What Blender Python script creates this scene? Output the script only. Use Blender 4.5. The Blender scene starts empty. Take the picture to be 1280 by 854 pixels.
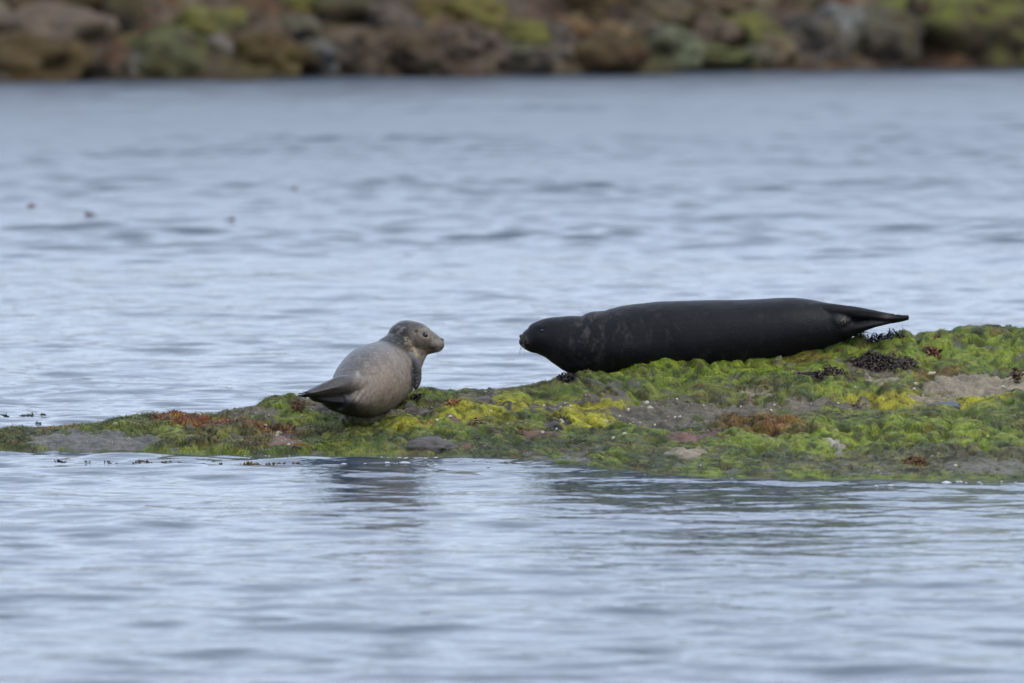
import bpy, bmesh, math
import numpy as np
from mathutils import Vector

# ------------------------------------------------------------------ camera, sky, sun, exposure
scene = bpy.context.scene
COL = scene.collection
CAM_H, FPX = 2.2, 7609.0            # eye height over the water; focal length in photo pixels
PITCH = math.atan(498.0 / FPX)

cam_d = bpy.data.cameras.new('camera')
cam = bpy.data.objects.new('camera', cam_d)
COL.objects.link(cam)
cam.location = (0, 0, CAM_H)
cam.rotation_euler = (math.pi / 2 - PITCH, 0, 0)
cam_d.sensor_width = 36.0
cam_d.lens = 36.0 * FPX / 1280.0
cam_d.clip_start = 0.5
cam_d.clip_end = 6000
cam_d.dof.use_dof = True
cam_d.dof.focus_distance = 26.9
cam_d.dof.aperture_fstop = 3.1
scene.camera = cam

SUN_EL, SUN_AZ = math.radians(54), math.radians(128)      # azimuth clockwise from +Y
world = bpy.data.worlds.new('World')
scene.world = world
world.use_nodes = True
nt = world.node_tree
nt.nodes.clear()
wo = nt.nodes.new('ShaderNodeOutputWorld')
bg = nt.nodes.new('ShaderNodeBackground')
sky = nt.nodes.new('ShaderNodeTexSky')
sky.sky_type = 'NISHITA'
sky.sun_disc = False
sky.sun_elevation = SUN_EL
sky.sun_rotation = SUN_AZ
sky.air_density = 1.0
sky.dust_density = 1.5
mixw = nt.nodes.new('ShaderNodeMix')
mixw.data_type = 'RGBA'
mixw.inputs['Factor'].default_value = 0.80
mixw.inputs['B'].default_value = (7.05, 8.1, 10.1, 1)       # thin even cloud veil over the blue
nt.links.new(sky.outputs['Color'], mixw.inputs['A'])
nt.links.new(mixw.outputs['Result'], bg.inputs['Color'])
bg.inputs['Strength'].default_value = 0.15
nt.links.new(bg.outputs['Background'], wo.inputs['Surface'])

sun_d = bpy.data.lights.new('sun', 'SUN')
sun = bpy.data.objects.new('sun', sun_d)
COL.objects.link(sun)
sun_d.energy = 1.5
sun_d.angle = math.radians(14)
sun_d.color = (1.0, 0.96, 0.90)
sdir = Vector((math.sin(SUN_AZ) * math.cos(SUN_EL), math.cos(SUN_AZ) * math.cos(SUN_EL), math.sin(SUN_EL)))
sun.rotation_euler = sdir.to_track_quat('Z', 'Y').to_euler()
sun.location = sdir * 60

scene.view_settings.view_transform = 'Standard'
scene.view_settings.look = 'None'
scene.view_settings.gamma = 1.0
scene.view_settings.exposure = 0.24
scene.cycles.use_denoising = True
scene.cycles.max_bounces = 6
scene.cycles.diffuse_bounces = 3
scene.cycles.glossy_bounces = 3

# ------------------------------------------------------------------ helpers
rng = np.random.default_rng(11)
CP, SP = math.cos(PITCH), math.sin(PITCH)


def at(X, R, y):
    """World point seen at photo pixel (X, R) at distance y."""
    X = np.asarray(X, float); R = np.asarray(R, float); y = np.asarray(y, float)
    xc = (X - 640.0) / FPX
    yc = (427.0 - R) / FPX
    t = y / (CP + yc * SP)
    return np.stack([xc * t, y + 0 * t, CAM_H + t * (-SP + yc * CP)], -1)


def pix(P):
    P = np.asarray(P, float)
    d = P - np.array([0, 0, CAM_H])
    fw = d[..., 1] * CP - d[..., 2] * SP
    up = d[..., 1] * SP + d[..., 2] * CP
    return 640 + FPX * d[..., 0] / fw, 427 - FPX * up / fw


def water_y(R):
    """Distance at which the water plane shows on photo row R."""
    yc = (427.0 - np.asarray(R, float)) / FPX
    t = -CAM_H / (-SP + yc * CP)
    return t * (CP + yc * SP)


def sstep(a, b, x):
    t = np.clip((np.asarray(x, float) - a) / (b - a), 0, 1)
    return t * t * (3 - 2 * t)


def hash3(ix, iy, iz, seed):
    h = (ix.astype(np.int64) * 374761393 + iy.astype(np.int64) * 668265263 + iz.astype(np.int64) * 2147483647 + seed * 974634777) & 0xFFFFFFFF
    h = ((h ^ (h >> 13)) * 1274126177) & 0xFFFFFFFF
    h = ((h ^ (h >> 15)) * 2246822519) & 0xFFFFFFFF
    h = h ^ (h >> 16)
    return (h & 0xFFFFFF) / float(0x1000000)


def vnoise(p, seed=0):
    """Smooth value noise in [-1, 1] for an (n,2) or (n,3) array."""
    p = np.asarray(p, float)
    if p.shape[-1] == 2:
        p = np.concatenate([p, np.zeros(p.shape[:-1] + (1,))], -1)
    i = np.floor(p)
    f = p - i
    f = f * f * f * (f * (f * 6 - 15) + 10)
    i = i.astype(np.int64)
    out = 0
    for dx in (0, 1):
        wx = f[..., 0] if dx else 1 - f[..., 0]
        for dy in (0, 1):
            wy = f[..., 1] if dy else 1 - f[..., 1]
            for dz in (0, 1):
                wz = f[..., 2] if dz else 1 - f[..., 2]
                out = out + wx * wy * wz * hash3(i[..., 0] + dx, i[..., 1] + dy, i[..., 2] + dz, seed)
    return out * 2 - 1


def fbm(p, octaves=4, seed=0, gain=0.5):
    p = np.asarray(p, float)
    a, s, tot = 1.0, 0, 0
    for o in range(octaves):
        s = s + a * vnoise(p * (2.03 ** o) + 17.3 * o, seed + o)
        tot += a
        a *= gain
    return s / tot


def domes(p, seed=0):
    """Union of round domes on a jittered grid; (n,2) -> height 0..1."""
    p = np.asarray(p, float)
    i = np.floor(p).astype(np.int64)
    best = np.zeros(p.shape[:-1])
    for dx in (-1, 0, 1):
        for dy in (-1, 0, 1):
            cx, cy = i[..., 0] + dx, i[..., 1] + dy
            z = np.zeros_like(cx)
            jx = hash3(cx, cy, z, seed); jy = hash3(cx, cy, z + 1, seed)
            rr = 0.55 + 0.40 * hash3(cx, cy, z + 2, seed); hh = 0.5 + 0.5 * hash3(cx, cy, z + 3, seed)
            d2 = ((p[..., 0] - cx - jx) ** 2 + (p[..., 1] - cy - jy) ** 2) / rr ** 2
            best = np.maximum(best, hh * np.sqrt(np.clip(1 - d2, 0, 1)))
    return best


def make_mesh(name, V, F, smooth=True, col=None):
    me = bpy.data.meshes.new(name)
    V = np.ascontiguousarray(V, np.float32)
    F = np.ascontiguousarray(F, np.int32)
    n, k = F.shape
    me.vertices.add(len(V)); me.vertices.foreach_set('co', V.ravel())
    me.loops.add(n * k); me.loops.foreach_set('vertex_index', F.ravel())
    me.polygons.add(n)
    me.polygons.foreach_set('loop_start', np.arange(0, n * k, k, dtype=np.int32))
    me.polygons.foreach_set('loop_total', np.full(n, k, np.int32))
    me.polygons.foreach_set('use_smooth', np.full(n, smooth))
    me.update(calc_edges=True)
    me.validate()
    if col is not None:
        set_col(me, col)
    return me


def set_col(me, col):
    a = me.color_attributes.new('Col', 'FLOAT_COLOR', 'POINT')
    c = np.ones((len(me.vertices), 4), np.float32)
    c[:, :3] = col
    a.data.foreach_set('color', c.ravel())


def grid_faces(nr, nc):
    i = np.arange(nr * nc).reshape(nr, nc)
    return np.stack([i[:-1, :-1], i[:-1, 1:], i[1:, 1:], i[1:, :-1]], -1).reshape(-1, 4)


def obj(name, me, mat=None, parent=None, loc=None):
    o = bpy.data.objects.new(name, me)
    COL.objects.link(o)
    if mat is not None and not me.materials:
        me.materials.append(mat)
    if parent is not None:
        o.parent = parent
    if loc is not None:
        o.location = loc
    return o


def tag(o, label=None, cat=None, group=None, kind=None):
    if label: o['label'] = label
    if cat: o['category'] = cat
    if group: o['group'] = group
    if kind: o['kind'] = kind
    return o


def recentre(V):
    """Split world vertices into (base point, local vertices)."""
    c = np.array([(V[:, 0].min() + V[:, 0].max()) / 2, (V[:, 1].min() + V[:, 1].max()) / 2, V[:, 2].min()])
    return c, V - c


def srgb(r, g, b):
    c = np.array([r, g, b], float) / 255.0
    return ALBEDO * np.where(c <= 0.04045, c / 12.92, ((c + 0.055) / 1.055) ** 2.4)


ALBEDO = 0.50          # photo tone -> base colour


def material(name, color=(0.3, 0.3, 0.3), attr=False, rough=0.8, spec=0.3, noise=0.25, nscale=60.0, bump=0.3,
             bscale=150.0, bdist=0.004, translucent=0.0):
    m = bpy.data.materials.new(name)
    m.use_nodes = True
    t = m.node_tree
    b = t.nodes['Principled BSDF']
    b.inputs['Roughness'].default_value = rough
    b.inputs['Specular IOR Level'].default_value = spec
    tc = t.nodes.new('ShaderNodeTexCoord')
    nz = t.nodes.new('ShaderNodeTexNoise')
    nz.inputs['Scale'].default_value = nscale
    nz.inputs['Detail'].default_value = 5
    t.links.new(tc.outputs['Object'], nz.inputs['Vector'])
    mr = t.nodes.new('ShaderNodeMapRange')
    mr.inputs['From Min'].default_value = 0.25; mr.inputs['From Max'].default_value = 0.75
    mr.inputs['To Min'].default_value = 1 - noise; mr.inputs['To Max'].default_value = 1 + noise
    t.links.new(nz.outputs['Fac'], mr.inputs['Value'])
    mx = t.nodes.new('ShaderNodeMix'); mx.data_type = 'RGBA'; mx.blend_type = 'MULTIPLY'
    mx.inputs['Factor'].default_value = 1.0
    if attr:
        at_ = t.nodes.new('ShaderNodeAttribute'); at_.attribute_name = 'Col'
        t.links.new(at_.outputs['Color'], mx.inputs['A'])
    else:
        mx.inputs['A'].default_value = (*color, 1)
    t.links.new(mr.outputs['Result'], mx.inputs['B'])
    t.links.new(mx.outputs['Result'], b.inputs['Base Color'])
    if bump > 0:
        bn = t.nodes.new('ShaderNodeTexNoise')
        bn.inputs['Scale'].default_value = bscale; bn.inputs['Detail'].default_value = 4
        t.links.new(tc.outputs['Object'], bn.inputs['Vector'])
        bp = t.nodes.new('ShaderNodeBump')
        bp.inputs['Strength'].default_value = bump; bp.inputs['Distance'].default_value = bdist
        t.links.new(bn.outputs['Fac'], bp.inputs['Height'])
        t.links.new(bp.outputs['Normal'], b.inputs['Normal'])
    if translucent > 0:
        tr = t.nodes.new('ShaderNodeBsdfTranslucent')
        t.links.new(mx.outputs['Result'], tr.inputs['Color'])
        ms = t.nodes.new('ShaderNodeMixShader'); ms.inputs['Fac'].default_value = translucent
        t.links.new(b.outputs['BSDF'], ms.inputs[1]); t.links.new(tr.outputs['BSDF'], ms.inputs[2])
        t.links.new(ms.outputs['Shader'], t.nodes['Material Output'].inputs['Surface'])
    return m


# ------------------------------------------------------------------ the sea
def axis(segments):
    out = [segments[0][0]]
    for a, b, s0, s1 in segments:
        x, = (a,)
        while x < b - 1e-6:
            f = (x - a) / (b - a)
            x += s0 * (s1 / s0) ** f
            out.append(min(x, b))
    return np.array(out)


# front waterline of the islet in photo pixels (used by the sea's calm zone and the islet)
FX = np.array([-420, -300, 0, 200, 400, 600, 680, 760, 850, 1000, 1280, 1700, 2200, 2600])
FR = np.array([552, 553, 561, 566, 570, 571, 577, 588, 596, 600, 601, 598, 580, 570])


def islet_front(x):
    X = 640 + x * FPX / 26.0
    return water_y(np.interp(X, FX, FR))


def build_sea():
    half = axis([(0, 4.4, .042, .042), (4.4, 12, .042, .16), (12, 60, .2, 8), (60, 900, 10, 300)])
    xs = np.concatenate([-half[:0:-1], half])
    ys = np.concatenate([-axis([(-9, 40, .5, 12), (40, 500, 14, 200)])[::-1], axis([(9, 15, .4, .035), (15, 31, .03, .034), (31, 130, .036, .22), (130, 1500, .6, 400)])[1:]])
    dx = np.gradient(xs); dy = np.gradient(ys)
    XX, YY = np.meshgrid(xs, ys)
    Z = np.zeros_like(XX)
    r = np.random.default_rng(5)
    P2 = np.stack([XX, YY], -1)
    gust = 1.0 + 0.55 * vnoise(P2 * np.array([.10, .22]), 3) + 0.30 * vnoise(P2 * np.array([.45, .9]), 4)
    gust = np.clip(gust, .35 + .35 * sstep(28, 60, YY), 2)
    calm = 1 - 0.10 * np.exp(-np.clip(islet_front(XX) - YY, -.2, 9) / 1.1)
    N = 64
    lam = np.exp(r.uniform(math.log(.13), math.log(2.6), N))
    ang = r.normal(0.12, 0.50, N)
    ph = r.uniform(0, 6.283, N)
    for l, a, p in zip(lam, ang, ph):
        k = 6.283 / l
        kx, ky = k * math.sin(a), k * math.cos(a)
        slope = 0.0150 * (1.8 if l < .4 else 1.05 if l < .8 else .32)
        amp = slope / k
        fade_y = sstep(2.6, 5.0, (6.283 / abs(ky)) / dy)[:, None]
        fade_x = sstep(2.6, 5.0, (6.283 / max(abs(kx), 1e-3)) / dx)[None, :]
        Z += amp * fade_y * fade_x * np.sin(kx * XX + ky * YY + p)
    for i in range(34):                                   # longer wavelets of the open water beyond the islet
        l = math.exp(r.uniform(math.log(.9), math.log(4.5))); a = r.normal(0.1, .62); k = 6.283 / l
        kx, ky = k * math.sin(a), k * math.cos(a)
        fade = sstep(2.6, 5.0, (6.283 / abs(ky)) / dy)[:, None] * sstep(2.6, 5.0, (6.283 / max(abs(kx), 1e-3)) / dx)[None, :]
        Z += .0090 / k * fade * sstep(27, 48, YY) * np.sin(kx * XX + ky * YY + r.uniform(0, 6.283))
    Z *= gust * calm * (1 + .25 * sstep(30, 60, YY))
    V = np.stack([XX, YY, Z], -1).reshape(-1, 3)
    me = make_mesh('sea', V, grid_faces(len(ys), len(xs)))
    m = bpy.data.materials.new('sea_water'); m.use_nodes = True
    t = m.node_tree; b = t.nodes['Principled BSDF']
    b.inputs['Base Color'].default_value = (.038, .053, .072, 1)
    b.inputs['IOR'].default_value = 1.34
    tc = t.nodes.new('ShaderNodeTexCoord')
    mp = t.nodes.new('ShaderNodeMapping'); mp.inputs['Scale'].default_value = (7.0, 13.0, 1)
    nz = t.nodes.new('ShaderNodeTexNoise'); nz.inputs['Scale'].default_value = 1.0; nz.inputs['Detail'].default_value = 2.5
    bp = t.nodes.new('ShaderNodeBump'); bp.inputs['Strength'].default_value = .5; bp.inputs['Distance'].default_value = .011
    sx = t.nodes.new('ShaderNodeSeparateXYZ'); t.links.new(tc.outputs['Object'], sx.inputs['Vector'])
    mr = t.nodes.new('ShaderNodeMapRange'); mr.interpolation_type = 'SMOOTHSTEP'      # lee of the islet -> wind-ruffled open water
    for k_, v_ in (('From Min', 27.0), ('From Max', 70.0), ('To Min', .09), ('To Max', .29)): mr.inputs[k_].default_value = v_
    t.links.new(sx.outputs['Y'], mr.inputs['Value']); t.links.new(mr.outputs['Result'], b.inputs['Roughness'])
    t.links.new(tc.outputs['Object'], mp.inputs['Vector']); t.links.new(mp.outputs['Vector'], nz.inputs['Vector'])
    t.links.new(nz.outputs['Fac'], bp.inputs['Height']); t.links.new(bp.outputs['Normal'], b.inputs['Normal'])
    o = obj('sea', me, m)
    tag(o, 'pale blue-grey rippled sea around the islet', kind='structure')


build_sea()

# ------------------------------------------------------------------ the islet: a low rock shelf
KX = np.array([-420, -300, -120, 0, 100, 200, 330, 400, 520, 620, 700, 760, 850, 1000, 1100, 1280, 1700, 2200, 2600])
RIDGE = np.interp(KX, [-420, -300, 0, 100, 200, 330, 400, 520, 620, 700, 760, 900, 1040, 1100, 1200, 1280, 1700, 2200, 2600],
                  [565, 556, 541, 533, 522, 507, 501, 492, 487, 472, 463, 449, 435, 430, 422, 414, 404, 450, 560])
WID = np.interp(KX, [-420, 0, 200, 400, 600, 700, 850, 1000, 1280, 2600], [.3, .5, .72, .92, 1.1, 1.5, 2.15, 2.35, 2.6, 2.6])
XM = [-420, 0, 200, 400, 600, 700, 850, 1000, 1280, 1700, 2200, 2600]
M1 = np.interp(KX, XM, [559, 554, 553, 556, 554, 565, 575, 576, 577, 575, 570, 566])
M2 = np.interp(KX, XM, [561, 549, 541, 541, 535, 546, 537, 534, 531, 525, 540, 564])
M3 = np.interp(KX, XM, [562, 545, 531, 522, 511, 514, 515, 509, 497, 488, 510, 562])
TT = [.14, .42, .66, 1.0]


def build_islet_surface():
    us = np.concatenate([np.arange(-420, -40, 9.0), np.arange(-40, 1320, 2.1), np.arange(1320, 2600, 9.0)])
    nu = len(us)

    def sm(a):
        f = np.interp(np.arange(-600, 2800, 5.0), KX, a)
        ker = np.exp(-np.linspace(-2.2, 2.2, 19) ** 2); ker /= ker.sum()
        f = np.convolve(np.pad(f, 9, mode='edge'), ker, 'valid')
        return np.interp(us, np.arange(-600, 2800, 5.0), f)
    fr = np.interp(us, FX, FR)
    ker = np.exp(-np.linspace(-2, 2, 15) ** 2); ker /= ker.sum()
    y0 = water_y(fr); w = sm(WID)
    rows = [sm(M1), sm(M2), sm(M3), sm(RIDGE)]
    ctrl = []                                           # (nu,3) control polylines, front to back
    A = at(us, fr, y0); A[:, 2] = 0.0
    lo = A.copy(); lo[:, 1] -= .30; lo[:, 2] = -.16
    ctrl += [lo, A]
    for t_, R_ in zip(TT, rows):
        ctrl.append(at(us, R_, y0 + w * t_))
    rg = ctrl[-1]
    zr = np.maximum(rg[:, 2], .0)
    for dy_, dz_ in ((.16, -.018), (.42, -.075), (.80, -.30), (1.2, -.75)):
        q = rg.copy(); q[:, 1] += dy_; q[:, 2] = rg[:, 2] + dz_ * (.5 + 1.2 * zr)
        if dy_ > .7: q[:, 2] = np.minimum(q[:, 2], -.12 if dy_ > 1 else .03)
        ctrl.append(q)
    ctrl = np.stack(ctrl)                               # (10, nu, 3)
    nseg = [8, 36, 62, 56, 104, 16, 20, 14, 8]
    out, vv = [], []
    for s in range(len(nseg)):
        p0, p1 = ctrl[max(s - 1, 0)], ctrl[s]
        p2, p3 = ctrl[s + 1], ctrl[min(s + 2, len(ctrl) - 1)]
        for j in range(nseg[s]):
            t_ = j / nseg[s]
            lin = p1 * (1 - t_) + p2 * t_
            m1, m2 = (p2 - p0) * .5, (p3 - p1) * .5
            h = (2 * t_**3 - 3 * t_**2 + 1) * p1 + (t_**3 - 2 * t_**2 + t_) * m1 + (-2 * t_**3 + 3 * t_**2) * p2 + (t_**3 - t_**2) * m2
            out.append(h * .5 + lin * .5); vv.append(s + t_)
    out.append(ctrl[-1]); vv.append(len(nseg))
    return us, np.array(vv), np.stack(out)              # (nv, nu, 3)


def grid_normals(G):
    du = np.gradient(G, axis=1); dv = np.gradient(G, axis=0)
    n = np.cross(du, dv)
    return n / np.maximum(np.linalg.norm(n, axis=-1, keepdims=True), 1e-9)


US, VV, G0 = build_islet_surface()
N0 = grid_normals(G0)
PX, PR = pix(G0)
S2 = np.stack([G0[..., 0], np.cumsum(np.concatenate([np.zeros((1, len(US))), np.linalg.norm(np.diff(G0, axis=0), axis=-1)]), axis=0)], -1)

# bare patches: (col, row, half width, half height, kind); rows and columns of the photo where they lie
BARE = [(120, 552, 78, 12, 'wet'), (322, 514, 44, 5, 'rock'), (398, 507, 30, 6, 'rock'), (527, 513, 15, 6, 'dark'),
        (600, 500, 25, 6, 'rock'), (638, 511, 14, 5, 'dark'), (690, 511, 20, 4, 'rock'), (692, 530, 12, 8, 'dark'),
        (667, 543, 30, 5, 'red'), (753, 496, 30, 5, 'rock'), (826, 520, 62, 20, 'rock'), (905, 515, 62, 10, 'rock'),
        (1020, 507, 58, 7, 'rock'), (1228, 483, 62, 15, 'sand'), (957, 491, 18, 4, 'sand'), (1110, 474, 14, 6, 'sand'),
        (729, 565, 34, 6, 'rock'), (1047, 557, 9, 8, 'pale'), (1245, 582, 60, 9, 'mud'), (865, 566, 20, 7, 'sand'),
        (560, 524, 12, 5, 'red'), (1165, 500, 30, 6, 'sand'), (1100, 458, 42, 9, 'rock'), (455, 517, 45, 6, 'rock'),
        (350, 552, 20, 8, 'red'), (1015, 472, 30, 6, 'rock'), (880, 545, 40, 4, 'red'), (700, 575, 40, 5, 'wet')]
BCOL = {'rock': srgb(116, 106, 86), 'dark': srgb(86, 78, 72), 'wet': srgb(116, 112, 104), 'sand': srgb(158, 144, 118),
        'mud': srgb(120, 115, 96), 'red': srgb(128, 98, 84), 'pale': srgb(176, 168, 150)}
# colour zones of the algae: (col, row, half width, half height, colour, strength)
YEL, BRI, GRN = srgb(198, 198, 40), srgb(146, 172, 50), srgb(108, 132, 52)
DRK, OLV, GRY, RED, GOLD = srgb(76, 92, 54), srgb(116, 112, 64), srgb(114, 116, 90), srgb(150, 84, 40), srgb(200, 165, 40)
ZONES = [(735, 515, 58, 24, YEL, 1.0), (560, 530, 75, 20, BRI, .7), (595, 515, 55, 14, YEL, .75), (650, 506, 45, 10, YEL, .8),
         (512, 536, 26, 9, YEL, .6), (1108, 500, 60, 11, YEL, .85), (1225, 503, 48, 9, YEL, .85), (1080, 548, 230, 18, BRI, .75),
         (860, 462, 160, 14, BRI, .75), (1180, 440, 120, 22, BRI, .75), (960, 455, 120, 16, BRI, .6), (640, 497, 60, 6, BRI, .6),
         (820, 575, 45, 14, DRK, .9), (640, 558, 80, 16, DRK, .75), (470, 552, 70, 16, DRK, .6), (740, 548, 40, 14, DRK, .7),
         (1130, 578, 190, 16, GRY, .9), (960, 575, 60, 14, DRK, .5), (560, 562, 70, 9, GRY, .6), (890, 536, 40, 10, DRK, .5),
         (235, 522, 52, 7, RED, 1.0), (285, 530, 85, 10, RED, .95), (345, 537, 45, 10, RED, .7), (60, 533, 45, 5, RED, .6),
         (330, 554, 22, 7, RED, .7), (945, 529, 60, 13, RED, .6), (985, 536, 34, 11, RED, .5), (1010, 448, 35, 6, RED, .35),
         (1165, 462, 40, 7, RED, .5), (640, 488, 40, 5, OLV, .6), (270, 548, 110, 14, OLV, .7), (205, 540, 30, 12, BRI, .6),
         (380, 520, 45, 7, BRI, .4), (430, 535, 60, 12, OLV, .5), (40, 548, 60, 11, DRK, .6), (532, 533, 8, 6, GOLD, .9),
         (1010, 520, 60, 6, OLV, .6), (1070, 470, 60, 8, OLV, .7), (900, 490, 90, 12, OLV, .4), (1147, 470, 8, 5, GOLD, .7)]


def ell(PXa, PRa, c):
    return ((PXa - c[0]) / c[2]) ** 2 + ((PRa - c[1]) / c[3]) ** 2


def bare_and_colour(PXa, PRa, S, seed=20):
    """Bare-ground amount (0..1), ground colour and algae colour."""
    nz1 = fbm(S * 9.0, 3, seed); nz2 = fbm(S * 22.0, 3, seed + 7)
    wx = PXa + 26 * nz1; wr = PRa + 7 * nz2 + 3 * fbm(S * 50.0, 2, seed + 9)
    bare = np.zeros_like(PXa); gc = np.empty(PXa.shape + (3,)); gc[:] = srgb(104, 98, 84)
    for c in BARE:
        e = ell(wx, wr, c)
        k = 1 - sstep(.75, 1.25, e)
        gc = np.where((k > bare)[..., None], BCOL[c[4]], gc)
        bare = np.maximum(bare, k)
    small = sstep(.42, .55, fbm(S * 13.0 + 40, 3, seed + 3) + .20 * nz2)
    bare = np.maximum(bare, .85 * small)
    fr = np.interp(PXa, FX, FR)
    edge = 1 - sstep(.5, 4 + 4 * nz1, fr - PRa)          # washed rim at the waterline
    gc = np.where((edge > bare)[..., None], srgb(92, 94, 80), gc)
    bare = np.maximum(bare, .55 * edge)
    ac = np.empty(PXa.shape + (3,)); ac[:] = GRN
    lo = fbm(S * 5.0 + 9, 3, seed + 11)
    ac = ac * (1 - sstep(.05, .5, lo)[..., None] * .6) + BRI * (sstep(.05, .5, lo)[..., None] * .6)
    ac = ac * (1 - sstep(.05, .5, -lo)[..., None] * .6) + OLV * (sstep(.05, .5, -lo)[..., None] * .6)
    for c in ZONES:
        e = ell(PXa + 20 * nz2, PRa + 5 * nz1, c)
        k = (c[5] * (1 - sstep(.35, 1.3, e)))[..., None]
        ac = ac * (1 - k) + c[4] * k
    cell = vnoise(S * np.array([19.0, 14.0]) + 5, seed + 21)[..., None]; cell2 = vnoise(S * 37.0, seed + 23)[..., None]
    ac = ac * (1 + .38 * cell + .34 * cell2)
    k = sstep(.25, .6, cell2 + .4 * cell) * .35; ac = ac * (1 - k) + srgb(172, 168, 78) * k
    k = sstep(.3, .6, -cell2 - .3 * cell) * .5; ac = ac * (1 - k) + srgb(62, 64, 44) * k
    rb = sstep(.28, .5, fbm(S * 17 + 3, 3, seed + 15))[..., None] * .55
    ac = ac * (1 - rb) + srgb(120, 98, 52) * rb
    return bare, gc, ac


BARE_G, GC, AC = bare_and_colour(PX, PR, S2)
AC = np.clip(AC * np.array([1.24, 1.13, .92]), 0, .8)
moss = (1 - BARE_G)
warp = np.stack([vnoise(S2 * 9, 27), vnoise(S2 * 9, 28)], -1) * .05
tuft = domes((S2 + warp) * np.array([12.0, 9.0]), 31)
big = domes((S2 + warp) * np.array([5.2, 4.0]), 33)
tuft2 = domes(S2 * np.array([26.0, 19.0]), 37)
broad = fbm(S2 * 4.0, 3, 41)
rocky = fbm(S2 * 14.0, 4, 51, .55); grit = fbm(S2 * 60.0, 2, 57)
nearw = sstep(0.5, 1.15, VV)[:, None]
thick = sstep(0, .09, G0[..., 2])
disp = nearw * (.3 + .7 * thick) * (-.032 * moss + moss * (.054 * tuft * (.62 + .7 * vnoise(S2 * 3.1, 43)) + .013 * tuft2 + .040 * big - .014) + .014 * broad + (1 - moss) * (.030 * rocky + .006 * grit))
thin = sstep(.0, .05, G0[..., 2] + .02)
G1 = G0 + N0 * (disp * (.35 + .65 * thin))[..., None]
N1 = grid_normals(G1)
und = sstep(-.2, .9, tuft)[..., None]
gcol = (GC * (1 - moss[..., None]) + AC * .75 * moss[..., None]) * (1 + (.22 + .45 * BARE_G)[..., None] * fbm(S2 * 45.0, 3, 61, .7)[..., None] + (.35 * BARE_G * fbm(S2 * 9.0, 2, 63))[..., None])
gcol = np.clip(gcol, .005, .9)
rock_mat = material('algae_covered_rock', attr=True, rough=.62, spec=.35, noise=.30, nscale=170, bump=.8, bscale=200, bdist=.008)
islet = obj('rock_islet', make_mesh('rock_islet', G1.reshape(-1, 3), grid_faces(*G1.shape[:2]), col=gcol.reshape(-1, 3)), rock_mat)
tag(islet, 'low grey rock islet overgrown with green algae', kind='structure')

def ground(X, R):
    """World point and normal on the islet where photo pixel (X, R) meets it."""
    d = (PX - X) ** 2 + ((PR - R) * 1.0) ** 2
    d[:8] = 1e9
    d[285:] = 1e9
    i = np.unravel_index(np.argmin(d), d.shape)
    return G1[i], N1[i]


def ground_z(x, y):
    i = np.argmin((G1[..., 0] - x) ** 2 + (G1[..., 1] - y) ** 2)
    return G1.reshape(-1, 3)[i, 2]


# ------------------------------------------------------------------ strands of filamentous algae
def ribbons(roots, nrm, flow, length, width, lift, droop, cols, segs=2):
    """Tapering ribbons that leave the root along `flow`, lifted along nrm and drooping; returns V, F, C."""
    n = len(roots)
    side = np.cross(nrm, flow); side /= np.maximum(np.linalg.norm(side, axis=1, keepdims=True), 1e-9)
    V = []; C = []
    for j in range(segs + 1):
        s = j / segs
        c = roots + flow * (length * s)[:, None] + nrm * (lift * length * math.sin(s * 2.6) * .9)[:, None]
        c[:, 2] -= droop * length * s * s
        wd = (width * (1 - .78 * s) * .5)[:, None]
        V += [c - side * wd, c + side * wd]
        C += [cols * (.75 + .35 * s), cols * (.75 + .35 * s)]  # roots darker: occlusion between the tufts painted into the strand colour
    V = np.stack(V, 1); C = np.stack(C, 1)
    k = 2 * (segs + 1)
    base = (np.arange(n) * k)[:, None, None]
    q = np.array([[2 * j, 2 * j + 1, 2 * j + 3, 2 * j + 2] for j in range(segs)])[None]
    return V.reshape(-1, 3), (base + q).reshape(-1, 4), C.reshape(-1, 3)


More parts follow.
